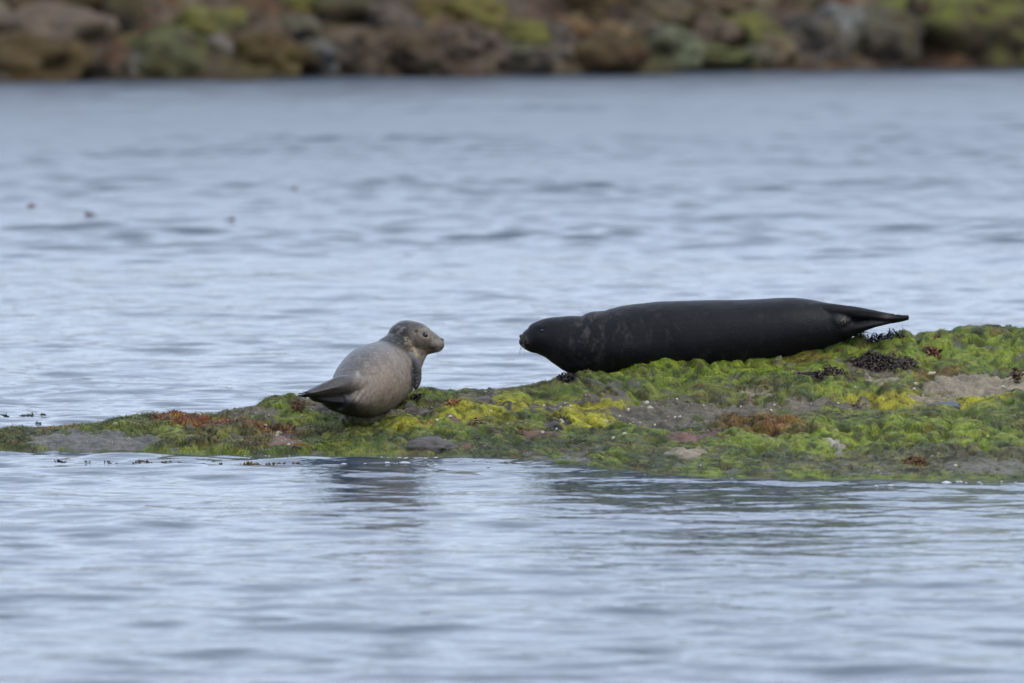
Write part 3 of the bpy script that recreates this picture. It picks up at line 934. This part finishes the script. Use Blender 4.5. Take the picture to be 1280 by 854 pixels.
shell_mat = material('limpet_shell', 1.3 * srgb(214, 204, 176), rough=.6, spec=.3, noise=.3, nscale=6, bump=.4, bscale=12, bdist=.1)
LM = limpet_mesh(); LM.materials.append(shell_mat)


SPECIAL = {(808, 505): 'largest pale limpet on the bare grey rock slab', (348, 543): 'largest pinkish cream limpet, among red-brown weed on the low end',
           (249, 511): 'cream limpet standing proud on the crest of the low end', (1164, 462): 'larger one of two limpets above the sandy hollow',
           (1145, 484): 'larger cream limpet beside the golden weed left of the sandy hollow', (1179, 541): 'single limpet in bright green algae below the slate-blue stone',
           (884, 452): 'single limpet on the crest against the belly of the black seal', (388, 513): 'limpet on bare rock under the tip of the grey hind flippers'}


def shell(X_, R_, r, label, group):
    label = SPECIAL.get((X_, R_), label)
    p, n = ground(X_, R_)
    o = obj('limpet', LM, loc=Vector(p) + Vector(n) * .001)
    o.scale = (r * rng.uniform(.85, 1.15), r * rng.uniform(.85, 1.1), r * rng.uniform(.8, 1.2))
    nn = (Vector(n) + Vector((0, -.35, 0))).normalized()
    o.rotation_euler = nn.to_track_quat('Z', 'Y').to_euler()
    tag(o, label, 'shell', group)


SLAB = [(808, 505, .013), (813, 511, .012), (785, 512, .009), (775, 519, .007), (787, 527, .006), (832, 531, .008), (845, 527, .008), (850, 527, .008),
        (819, 533, .007), (781, 546, .009), (767, 548, .009), (757, 529, .010), (846, 500, .008), (900, 521, .007), (921, 521, .008), (927, 508, .006),
        (963, 514, .008), (968, 509, .006), (865, 508, .005), (880, 512, .005), (1047, 506, .006), (835, 524, .005), (800, 531, .005), (809, 528, .004)]
for q in SLAB: shell(*q, 'pale cream limpet on or beside the bare grey rock slab', 'limpets of the bare grey slab')
MID = [(702, 525, .010), (703, 529, .009), (686, 534, .009), (695, 535, .008), (678, 545, .008), (672, 546, .006), (701, 509, .007), (713, 510, .009),
       (680, 508, .008), (546, 527, .010), (563, 526, .010), (528, 509, .008), (539, 516, .008), (614, 514, .008), (606, 490, .006), (634, 531, .006)]
for q in MID: shell(*q, 'pale cream limpet among yellow-green algae between the two seals', 'limpets between the two seals')
LEFT = [(314, 520, .008), (332, 529, .010), (348, 543, .016), (347, 548, .008), (388, 513, .009), (249, 511, .014), (279, 512, .009), (145, 536, .009), (361, 558, .007)]
for q in LEFT: shell(*q, 'pale cream limpet on the tapering low end of the islet', 'limpets of the low end')
RIGHT = [(1164, 462, .013), (1168, 461, .010), (1145, 484, .011), (1143, 488, .008), (1086, 506, .010), (1179, 541, .008), (1195, 583, .008), (1085, 504, .006), (1234, 547, .007),
         (1253, 485, .008), (1278, 462, .010), (1069, 490, .007), (884, 452, .008), (1062, 513, .007)]
for q in RIGHT: shell(*q, 'pale cream limpet on the high mossy end of the islet', 'limpets of the high end')


def weed_clump(name, X0, X1, R0, R1, n, cols, ln, wd, lift, label, cat='seaweed', upright=0.0, mat=None):
    """A heap of leathery blades lying on the islet between the given photo columns and rows."""
    roots, nrm = [], []
    for _ in range(n):
        a = rng.uniform(0, 6.283); q = rng.uniform(0, 1) ** .75
        p, nn = ground((X0 + X1) / 2 + (X1 - X0) / 2 * q * math.cos(a), (R0 + R1) / 2 + (R1 - R0) / 2 * q * math.sin(a))
        roots.append(p + np.array([0, 0, rng.uniform(0, lift) * (1 - q * .7)])); nrm.append(nn)
    roots = np.array(roots); nrm = np.array(nrm)
    fl = rng.normal(0, 1, (n, 3)) * np.array([1, .8, .22]); fl[:, 2] += upright
    fl /= np.linalg.norm(fl, axis=1, keepdims=True)
    nn = np.array([0, 0, 1.0]) + rng.normal(0, .5, (n, 3)); nn -= fl * (nn * fl).sum(1, keepdims=True); nn /= np.linalg.norm(nn, axis=1, keepdims=True)
    ci = np.array(cols)[rng.integers(0, len(cols), n)] * rng.uniform(.7, 1.3, (n, 1))
    V, F, C = ribbons(roots, nn, fl, rng.uniform(.5, 1.2, n) * ln, rng.uniform(.6, 1.3, n) * wd, rng.uniform(.1, .6, n), .25, ci, segs=3)
    c, L = recentre(V)
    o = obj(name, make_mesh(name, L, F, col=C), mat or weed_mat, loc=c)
    return tag(o, label, cat)


weed_mat = material('leathery_weed', attr=True, rough=.55, spec=.3, noise=.25, nscale=60, bump=.2, bscale=120, translucent=.08)
BLK = [srgb(70, 60, 56), srgb(92, 78, 68), srgb(54, 49, 50), srgb(116, 98, 82)]
weed_clump('seaweed_heap', 1060, 1146, 448, 462, 900, BLK, .030, .010, .028, 'large heap of blackish seaweed near the tail of the black seal')
weed_clump('seaweed_heap', 996, 1062, 467, 476, 480, BLK, .027, .009, .016, 'smaller blackish seaweed heap below the hips of the black seal')
weed_clump('seaweed_tuft', 1066, 1132, 427, 433, 170, [srgb(40, 42, 56), srgb(58, 56, 70), srgb(30, 30, 40)], .05, .010, .02, 'blue-black seaweed tuft on the crest under the hind flippers', upright=.5)
weed_clump('seaweed_tuft', 697, 722, 474, 479, 260, [srgb(60, 52, 52), srgb(84, 66, 56), srgb(48, 46, 54)], .03, .010, .012, 'brown-black seaweed fringe on the crest under the throat of the black seal')
weed_clump('seaweed_tuft', 1130, 1158, 572, 584, 260, [srgb(130, 88, 34), srgb(104, 66, 30), srgb(150, 110, 44)], .03, .008, .02, 'orange-brown seaweed tuft low on the bank near the waterline')
weed_clump('seaweed_tuft', 366, 381, 506, 516, 220, [srgb(140, 104, 74), srgb(110, 80, 58), srgb(160, 128, 90)], .045, .004, .02, 'tan stringy seaweed tuft below the tip of the grey hind flippers', upright=.5)
weed_clump('seaweed_tuft', 512, 530, 494, 499, 60, [srgb(70, 58, 66), srgb(54, 48, 54)], .03, .010, .012, 'purplish seaweed scrap beside the chest of the grey seal')
weed_clump('seaweed_tuft', 1156, 1178, 435, 441, 70, [srgb(170, 118, 88), srgb(140, 88, 70)], .03, .014, .015, 'salmon-pink seaweed scrap on the crest beyond the black heap')
weed_clump('seaweed_tuft', 1262, 1280, 458, 478, 60, [srgb(150, 110, 52), srgb(90, 70, 40)], .04, .014, .02, 'ochre seaweed tuft beside the sandy hollow')
weed_clump('seaweed_tuft', 555, 575, 505, 511, 60, [srgb(196, 146, 78), srgb(170, 112, 60)], .025, .012, .012, 'orange seaweed scrap above the tan stone and shells')
weed_clump('seaweed_tuft', 588, 610, 530, 545, 40, [srgb(150, 128, 84), srgb(120, 104, 66)], .05, .014, .01, 'tan limp seaweed blades hanging above the dome-shaped stone')
weed_clump('seaweed_tuft', 640, 662, 540, 548, 50, [srgb(180, 104, 50), srgb(150, 84, 44)], .025, .010, .010, 'rust-orange seaweed scrap beside the flat reddish stone')
weed_clump('seaweed_tuft', 1062, 1086, 503, 511, 40, [srgb(120, 92, 74), srgb(170, 150, 120)], .025, .010, .010, 'pinkish brown seaweed scrap at the end of the yellow cushion')


def floating_bit(X_, R_, size, colr, label, cat, group, tall=1.0, n=7):
    y = float(water_y(R_)); p = at(X_, R_, y); p[2] = 0
    k = y / 26.0
    roots = np.zeros((n, 3)) + rng.normal(0, size * .35, (n, 3)) * np.array([1, .6, 0]) + np.array([0, 0, .003])
    fl = rng.normal(0, 1, (n, 3)) * np.array([1, .6, .3]); fl[:, 2] = np.abs(fl[:, 2]) + tall
    fl /= np.linalg.norm(fl, axis=1, keepdims=True)
    nn = np.tile(np.array([0, -1.0, .3]), (n, 1)); nn -= fl * (nn * fl).sum(1, keepdims=True); nn /= np.linalg.norm(nn, axis=1, keepdims=True)
    V, F, C = ribbons(roots, nn, fl, rng.uniform(.5, 1.1, n) * size, rng.uniform(.25, .5, n) * size, rng.uniform(0, .5, n), .2,
                      np.array(colr)[None] * rng.uniform(.7, 1.3, (n, 1)), segs=3)
    o = obj('floating_seaweed', make_mesh('floating_seaweed', V, F, col=C), weed_mat, loc=p)
    tag(o, label, cat, group)


for X_, R_, s in ((74, 579, .030), (79, 579.5, .022), (109, 579, .022), (134, 579, .020), (137, 581, .014), (146, 581, .012), (163, 578, .012), (169, 580, .022), (175, 579, .026),
                  (182, 579, .028), (188, 580, .014), (206, 580, .024), (213, 579, .018), (225, 580, .016), (266, 579, .020), (275, 581, .016), (305, 583, .026), (314, 583, .038),
                  (322, 583, .030), (336, 583, .034), (343, 581, .020), (349, 581, .022), (356, 581, .018), (367, 581, .022), (373, 581, .018)):
    floating_bit(X_, R_, s * .72, srgb(126, 100, 52) if X_ > 150 else srgb(60, 56, 58), 'brown weed tip poking out of the water along the low end' if X_ > 150 else 'blackish weed tip poking out of the water off the low end',
                 'seaweed', 'weed tips off the low end of the islet', 1.2)
for X_, R_, s in ((8, 522, .03), (29, 521, .03), (41, 521, .025), (54, 520, .02), (111, 522, .02), (48, 530, .02)):
    floating_bit(X_, R_, s, srgb(70, 84, 60), 'small green weed scrap floating behind the low end of the islet', 'seaweed', 'weed scraps behind the low end', .3)
for X_, R_, s in ((39, 260, .06), (113, 270, .06), (146, 250, .04), (289, 276, .045), (368, 238, .04), (350, 270, .03)):
    floating_bit(X_, R_, s, 1.6 * srgb(130, 110, 104), 'dark kelp tip floating on the open water towards the far shore', 'seaweed', 'kelp tips on the open water', .6, n=12)

# the yellow strap of weed bent over the waterline
pth = [at(364, 561, 26.2), at(370, 555, 26.18), at(378, 555, 26.16), at(386, 558, 26.14), at(390, 559, 26.13), at(389, 566, 26.12), at(388, 572, 26.10)]
V_, F_ = [], []
P7 = np.array(pth)
wv = np.array([0, -.35, .94])
wds = np.array([.006, .012, .013, .014, .018, .010, .004])
rows_ = np.concatenate([P7 - wv * wds[:, None] * .5, P7 + wv * wds[:, None] * .5, P7 + np.array([0, .004, 0]) + wv * wds[:, None] * .1])
Fb = [(i, i + 1, 7 + i + 1, 7 + i) for i in range(6)] + [(7 + i, 7 + i + 1, 14 + i + 1, 14 + i) for i in range(6)]
c_, L_ = recentre(rows_)
o = obj('seaweed_strap', poly_mesh('seaweed_strap', L_, Fb), material('yellow_weed', srgb(176, 140, 34), rough=.45, spec=.4, noise=.25, nscale=60, bump=.2, translucent=.2), loc=c_)
tag(o, 'yellow strap of seaweed bent over the waterline at the low end', 'seaweed')


# foam: patches of bubbles along the waterline
def build_foam():
    bm = bmesh.new(); bmesh.ops.create_icosphere(bm, subdivisions=2, radius=1.0)
    tv = np.array([v.co[:] for v in bm.verts]); tf = np.array([[v.index for v in f.verts] for f in bm.faces]); bm.free()
    V, F = [], []
    b = 0

    def bub(X_, R_, r):
        nonlocal b
        p = at(X_, R_, float(water_y(R_))); p[2] = 0.0
        q = tv * np.array([1.3 * rng.uniform(.8, 1.6), 1.3, .38]) * r * (1 + .25 * fbm(tv * 2 + X_, 2, int(X_)))[:, None] + p
        V.append(q); F.append(tf + b); b += len(tv)
    for X_, R_, r in ((484, 578.5, .010), (506, 578.5, .013), (430, 580, .008), (455, 574, .008), (440, 570, .006), (474, 569, .006), (494, 575, .007), (520, 567, .008),
                      (549, 566, .009), (555, 568, .006), (562, 568, .006), (1090, 603, .006), (1095, 608, .008), (1113, 607, .009), (1183, 603.5, .013), (1118, 602, .005),
                      (1200, 602, .006), (1224, 603, .006), (1252, 602, .005), (1270, 603, .004), (1048, 603, .005), (965, 602, .005)):
        bub(X_, R_, r)
    for _ in range(120):
        X_ = rng.uniform(395, 640); bub(X_, np.interp(X_, FX, FR) + abs(rng.normal(0, 4)) + 1.0, rng.uniform(.0015, .0055))
    for _ in range(40):
        X_ = rng.uniform(760, 1280); bub(X_, np.interp(X_, FX, FR) + abs(rng.normal(0, 2.2)) + 1.0, rng.uniform(.0015, .006))
    for _ in range(60):
        X_ = rng.uniform(150, 400); bub(X_, np.interp(X_, FX, FR) + abs(rng.normal(0, 4)) + 1.0, rng.uniform(.0012, .004))
    fm = material('sea_foam', 1.1 * srgb(232, 234, 236), rough=.5, spec=.4, noise=.1, nscale=200, bump=.3, bscale=400, bdist=.002)
    tag(obj('sea_foam', make_mesh('sea_foam', np.concatenate(V), np.concatenate(F)), fm), 'white foam flecks along the waterline of the islet', 'foam', kind='stuff')


build_foam()


def build_barnacles():
    bm = bmesh.new(); bmesh.ops.create_cone(bm, cap_ends=True, segments=6, radius1=1.0, radius2=.45, depth=.9)
    tv = np.array([v.co[:] for v in bm.verts]); bmesh.ops.triangulate(bm, faces=bm.faces); tf = np.array([[v.index for v in f.verts] for f in bm.faces]); bm.free()
    w = np.where((VV[:, None] > 1.1) & (VV[:, None] < 5.2), sstep(.5, 1, BARE_G), 0) * sstep(-.1, .4, vnoise(S2 * 12, 88)) + .02 * (VV[:, None] > 1.2) * (VV[:, None] < 5)
    w = w * ((US > -30) & (US < 1310))[None]
    n = 5200
    i = rng.choice(w.size, n, p=w.ravel() / w.sum())
    P = G1.reshape(-1, 3)[i]
    r = rng.lognormal(math.log(.0019), .45, n)
    V = (tv[None] * r[:, None, None] + P[:, None]).reshape(-1, 3)
    F = (tf[None] + (np.arange(n) * len(tv))[:, None, None]).reshape(-1, 3)
    c = np.repeat(1.1 * srgb(186, 176, 158)[None] * rng.uniform(.45, 1.25, (n, 1)), len(tv), 0)
    tag(obj('barnacles', make_mesh('barnacles', V, F, smooth=False, col=c), material('barnacle_shell', attr=True, rough=.8, spec=.2, noise=.1, bump=0)),
        'tiny pale barnacles speckling the bare rock of the islet', 'barnacles', kind='stuff')


build_barnacles()


# ------------------------------------------------------------------ the far shore
def shore_y(x):
    X = 640 + x * FPX / 102.0
    return water_y(np.interp(X, [-1500, 0, 300, 640, 1000, 1280, 2600], [122, 101.5, 100, 95, 89, 85, 70]))


def build_shore():
    xs = np.concatenate([np.arange(-60, -14, .8), np.arange(-14, 14, .14), np.arange(14, 60, .8)])
    ts = np.concatenate([[-3.0, -1.0], np.arange(-.4, 6.0, .14), np.arange(6.0, 40, 1.5)])
    XX, TT_ = np.meshgrid(xs, ts)
    Y0 = shore_y(XX)
    S = np.stack([XX, TT_], -1)
    h = np.where(TT_ > 0, .55 * TT_ ** .95, .5 * TT_)
    h = np.minimum(h, 3.6 + .06 * TT_) + (TT_ > -.3) * (.38 * fbm(S * .9, 4, 301) + .30 * domes(S * .85, 303) + .16 * domes(S * 2.1, 305)) - .22
    Yw = Y0 + TT_ + .12 * fbm(S * 2.5, 2, 307)
    V = np.stack([XX, Yw, h], -1)
    a = fbm(S * .55, 3, 311)[..., None]; b = fbm(S * 1.6, 3, 313)[..., None]; d = fbm(S * 3.2, 3, 317)[..., None]
    col = np.empty(V.shape); col[:] = srgb(98, 80, 62)

    def mix(k, cc):
        nonlocal col
        k = np.clip(k, 0, 1); col = col * (1 - k) + cc * k
    mix(sstep(.0, .4, a) * .7, srgb(112, 112, 56)); mix(sstep(.0, .4, -a) * .7, srgb(112, 72, 48))
    mix(sstep(.15, .5, b) * .7, srgb(140, 128, 112)); mix(sstep(.15, .5, -b) * .75, srgb(60, 48, 36))
    mix(sstep(.2, .55, d) * .5, srgb(150, 130, 80)); mix(sstep(.2, .55, -d) * .5, srgb(56, 52, 40))
    mix(sstep(.25, .0, h)[..., None] * .6, srgb(70, 58, 40))
    m = material('weedy_shore_rock', attr=True, rough=.85, spec=.2, noise=.35, nscale=3.5, bump=.6, bscale=9, bdist=.08)
    o = obj('shore_bank', make_mesh('shore_bank', V.reshape(-1, 3), grid_faces(*XX.shape), col=.8 * col.reshape(-1, 3)), m)
    tag(o, 'weedy brown and olive rocky bank across the water', kind='structure')


build_shore()


def boulder(X_, R_, rx, ry, colr, top, label, group=None, seed=0, moss_k=.6, back=0.0, name='boulder'):
    """A rock on the far bank covering about 2rx x 2ry photo pixels round (X_, R_)."""
    y = float(shore_y((X_ - 640) / FPX * 102.0)) + .1 + .7 * ry / 74 + back + max(0, (70 - R_)) * .017
    me = stone_mesh(name, 1.36, (rx / FPX * y, .85 * min(rx, ry * 1.4) / FPX * y, ry / FPX * y), seed, sub=4, amp=.62, freq=1.5)
    V, N = mesh_arrays(me)
    s = fbm(V * 3.0 + seed, 3, seed); s2 = fbm(V * 8.0 + seed, 3, seed + 1)
    col = np.empty_like(V); col[:] = np.array(colr) * .62 + srgb(104, 88, 66) * .38
    top = np.array(top) * .6 + srgb(106, 94, 62) * .4
    col *= (1 + .30 * s2)[:, None]
    q1 = fbm(V * 2.2 + 7.1 * seed, 3, seed + 2); q2 = fbm(V * 2.6 + 3.3 * seed, 3, seed + 3); q3 = fbm(V * 4.0 + seed, 3, seed + 4)
    for q_, c_ in ((q1, srgb(92, 66, 42)), (-q1, srgb(128, 112, 84)), (q2, srgb(60, 50, 36)), (-q2, srgb(112, 104, 54)), (q3, srgb(40, 34, 26))):
        kk = (sstep(.05, .45, q_) * .55)[:, None]; col = col * (1 - kk) + c_ * kk
    k = (moss_k * sstep(.05, .75, N[:, 2] + .7 * s))[:, None]
    col = col * (1 - k) + np.array(top) * k
    set_col(me, np.clip(col * .84, .004, .8))
    o = obj(name, me, boulder_mat)
    p = at(X_, R_, y); o.location = p
    tag(o, label, 'boulder', group)
    return o


boulder_mat = material('shore_boulder_rock', attr=True, rough=.85, spec=.2, noise=.3, nscale=5, bump=.6, bscale=12, bdist=.05)
TAN, PNK, GREY, LGT = srgb(150, 132, 112), srgb(150, 126, 116), srgb(124, 120, 118), srgb(176, 168, 158)
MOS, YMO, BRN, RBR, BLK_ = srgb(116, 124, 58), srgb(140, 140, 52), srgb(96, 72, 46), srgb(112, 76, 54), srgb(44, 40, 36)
OCH, GGR, ORG = srgb(126, 98, 44), srgb(118, 124, 98), srgb(176, 128, 88)
BOULD = [
    (55, 52, 62, 30, TAN, PNK, 'large pinkish tan boulder above the ochre weed mound on the far shore', .5, .5),
    (30, 80, 60, 26, OCH, BRN, 'ochre-brown weed mound at the waterline below the large pinkish tan boulder', .6, .0),
    (70, 12, 70, 26, RBR, BRN, 'reddish brown weedy ledge above the large pinkish tan boulder', .6, 1.2),
    (116, 90, 22, 14, BLK_, BRN, 'black rock standing in for shade in the hollow beside the ochre-brown mound', .1, .2),  # painted shade: black body fills the dark hollow
    (158, 42, 22, 52, srgb(70, 64, 52), BRN, 'tall dark narrow rock standing beside the pinkish tan boulder', .3, .6),
    (172, 86, 11, 17, LGT, GGR, 'small pale upright stone at the waterline beside the tall dark rock', .2, .0),
    (208, 72, 38, 30, GGR, MOS, 'grey-green rounded boulder behind the small pale upright stone', .6, .3),
    (205, 35, 40, 26, TAN, RBR, 'tan weathered block above the grey-green rounded boulder', .4, .9),
    (262, 46, 34, 26, MOS, YMO, 'mossy green hummock right of the tan weathered block', .9, .6),
    (308, 42, 32, 20, PNK, TAN, 'pinkish rock slab beside the mossy green hummock', .3, .6),
    (276, 62, 15, 14, LGT, PNK, 'small light stone under the mossy green hummock', .2, .2),
    (337, 70, 36, 24, OCH, BRN, 'ochre-brown weed-covered boulder beside the small light stone', .6, .2),
    (322, 12, 50, 18, YMO, MOS, 'yellow-green mossy ledge above the pinkish rock slab', .9, 1.3),
    (366, 46, 26, 20, GREY, MOS, 'grey boulder between the ochre-brown boulder and the dark cleft', .4, .5),
    (402, 74, 18, 17, srgb(140, 144, 146), GREY, 'blue-grey stone at the waterline beside the ochre-brown boulder', .2, .0),
    (440, 68, 34, 28, TAN, RBR, 'tan-brown leaning slab next to the blue-grey waterline stone', .4, .1),
    (430, 20, 36, 24, srgb(66, 56, 46), MOS, 'dark brown rock in the cleft above the tan-brown slab', .3, .9),
    (488, 44, 30, 24, GREY, TAN, 'grey rock below the olive-yellow mossy knoll', .3, .5),
    (518, 72, 34, 24, srgb(118, 104, 94), BRN, 'brown-grey boulder at the waterline below the olive-yellow knoll', .4, .0),
    (525, 18, 46, 22, YMO, OCH, 'olive-yellow mossy knoll at the middle of the far shore', .9, 1.2),
    (590, 66, 30, 28, PNK, TAN, 'pinkish tan boulder with a flat face beside the brown-grey one', .3, .1),
    (585, 28, 36, 22, OCH, YMO, 'ochre mossy ledge above the pinkish tan flat-faced boulder', .8, .9),
    (640, 50, 38, 18, MOS, YMO, 'green mossy boulder top above two grey stones', .9, .5),
    (650, 76, 32, 16, GREY, MOS, 'grey stone under the green mossy boulder top', .4, .0),
    (690, 62, 24, 20, srgb(138, 128, 120), TAN, 'greyish slanted stone beside the one under the mossy top', .2, .2),
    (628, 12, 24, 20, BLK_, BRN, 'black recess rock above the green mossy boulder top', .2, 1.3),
    (712, 42, 22, 14, ORG, RBR, 'orange-tinted rock above the chestnut weed mound', .3, .5),
    (747, 72, 40, 20, srgb(100, 70, 38), BRN, 'chestnut weed mound at the waterline below the orange-tan stones', .6, .0),
    (762, 46, 16, 14, srgb(190, 158, 112), ORG, 'small bright orange-tan stone on the chestnut weed mound', .1, .4),
    (800, 46, 22, 16, srgb(160, 140, 124), PNK, 'small pinkish stone next to the bright orange-tan stone', .2, .4),
    (740, 14, 44, 22, srgb(110, 90, 58), OCH, 'ochre-brown grassy ledge above the orange-tinted rock', .7, 1.2),
    (834, 64, 34, 22, GGR, srgb(136, 146, 112), 'pale green-grey boulder beside the small pinkish stone', .7, .1),
    (815, 22, 38, 22, srgb(128, 112, 96), BRN, 'brown-grey slanted slab above the pale green-grey boulder', .3, .8),
    (888, 74, 38, 12, srgb(84, 106, 62), MOS, 'low bright green weed mound at the waterline', .8, .0),
    (884, 52, 24, 26, PNK, BRN, 'pinkish leaning slab behind the low bright green mound', .3, .4),
    (930, 48, 36, 22, MOS, YMO, 'olive mossy boulder beside the pinkish leaning slab', .9, .4),
    (880, 14, 40, 22, srgb(84, 62, 44), RBR, 'dark brown weed ledge above the pinkish leaning slab', .5, 1.2),
    (968, 68, 20, 19, srgb(168, 140, 110), GGR, 'small warm tan boulder left standing by the grey boulders', .4, .0),
    (942, 74, 20, 12, GREY, GGR, 'low grey-green stone beside the small warm tan boulder', .5, .0),
    (1016, 58, 32, 28, GREY, GREY, 'smooth grey boulder beside the small warm tan boulder', .1, .1),
    (1054, 50, 24, 32, srgb(136, 136, 134), srgb(170, 172, 168), 'pale-topped grey boulder between the smooth grey and the dark grey one', .8, .3),
    (1098, 54, 34, 34, srgb(92, 86, 80), srgb(120, 122, 100), 'dark grey blocky boulder beside the pale-topped one', .6, .1),
    (1005, 18, 34, 20, BLK_, BRN, 'black rock standing in for the shade of the recess above the smooth grey boulder', .2, 1.3),  # darkness of the gap between rocks, put in as a black body
    (1050, 6, 46, 14, srgb(138, 112, 62), OCH, 'ochre weed ledge above the pale-topped grey boulder', .6, 1.5),
    (1148, 60, 22, 40, srgb(40, 37, 33), BLK_, 'black rock standing in for the shaded gap beside the great mossy boulder', .2, .6),  # shade of the gap modelled as a near-black rock
    (1208, 42, 72, 48, srgb(104, 96, 70), srgb(138, 146, 54), 'great mossy olive boulder at the end of the far shore', .95, .2),
    (1120, 8, 28, 20, srgb(60, 52, 42), BRN, 'dark brown rock above the dark grey blocky boulder', .3, 1.4),
    (1285, 40, 24, 46, srgb(74, 70, 62), MOS, 'dark grey rock just beyond the great mossy boulder', .3, .4),
]
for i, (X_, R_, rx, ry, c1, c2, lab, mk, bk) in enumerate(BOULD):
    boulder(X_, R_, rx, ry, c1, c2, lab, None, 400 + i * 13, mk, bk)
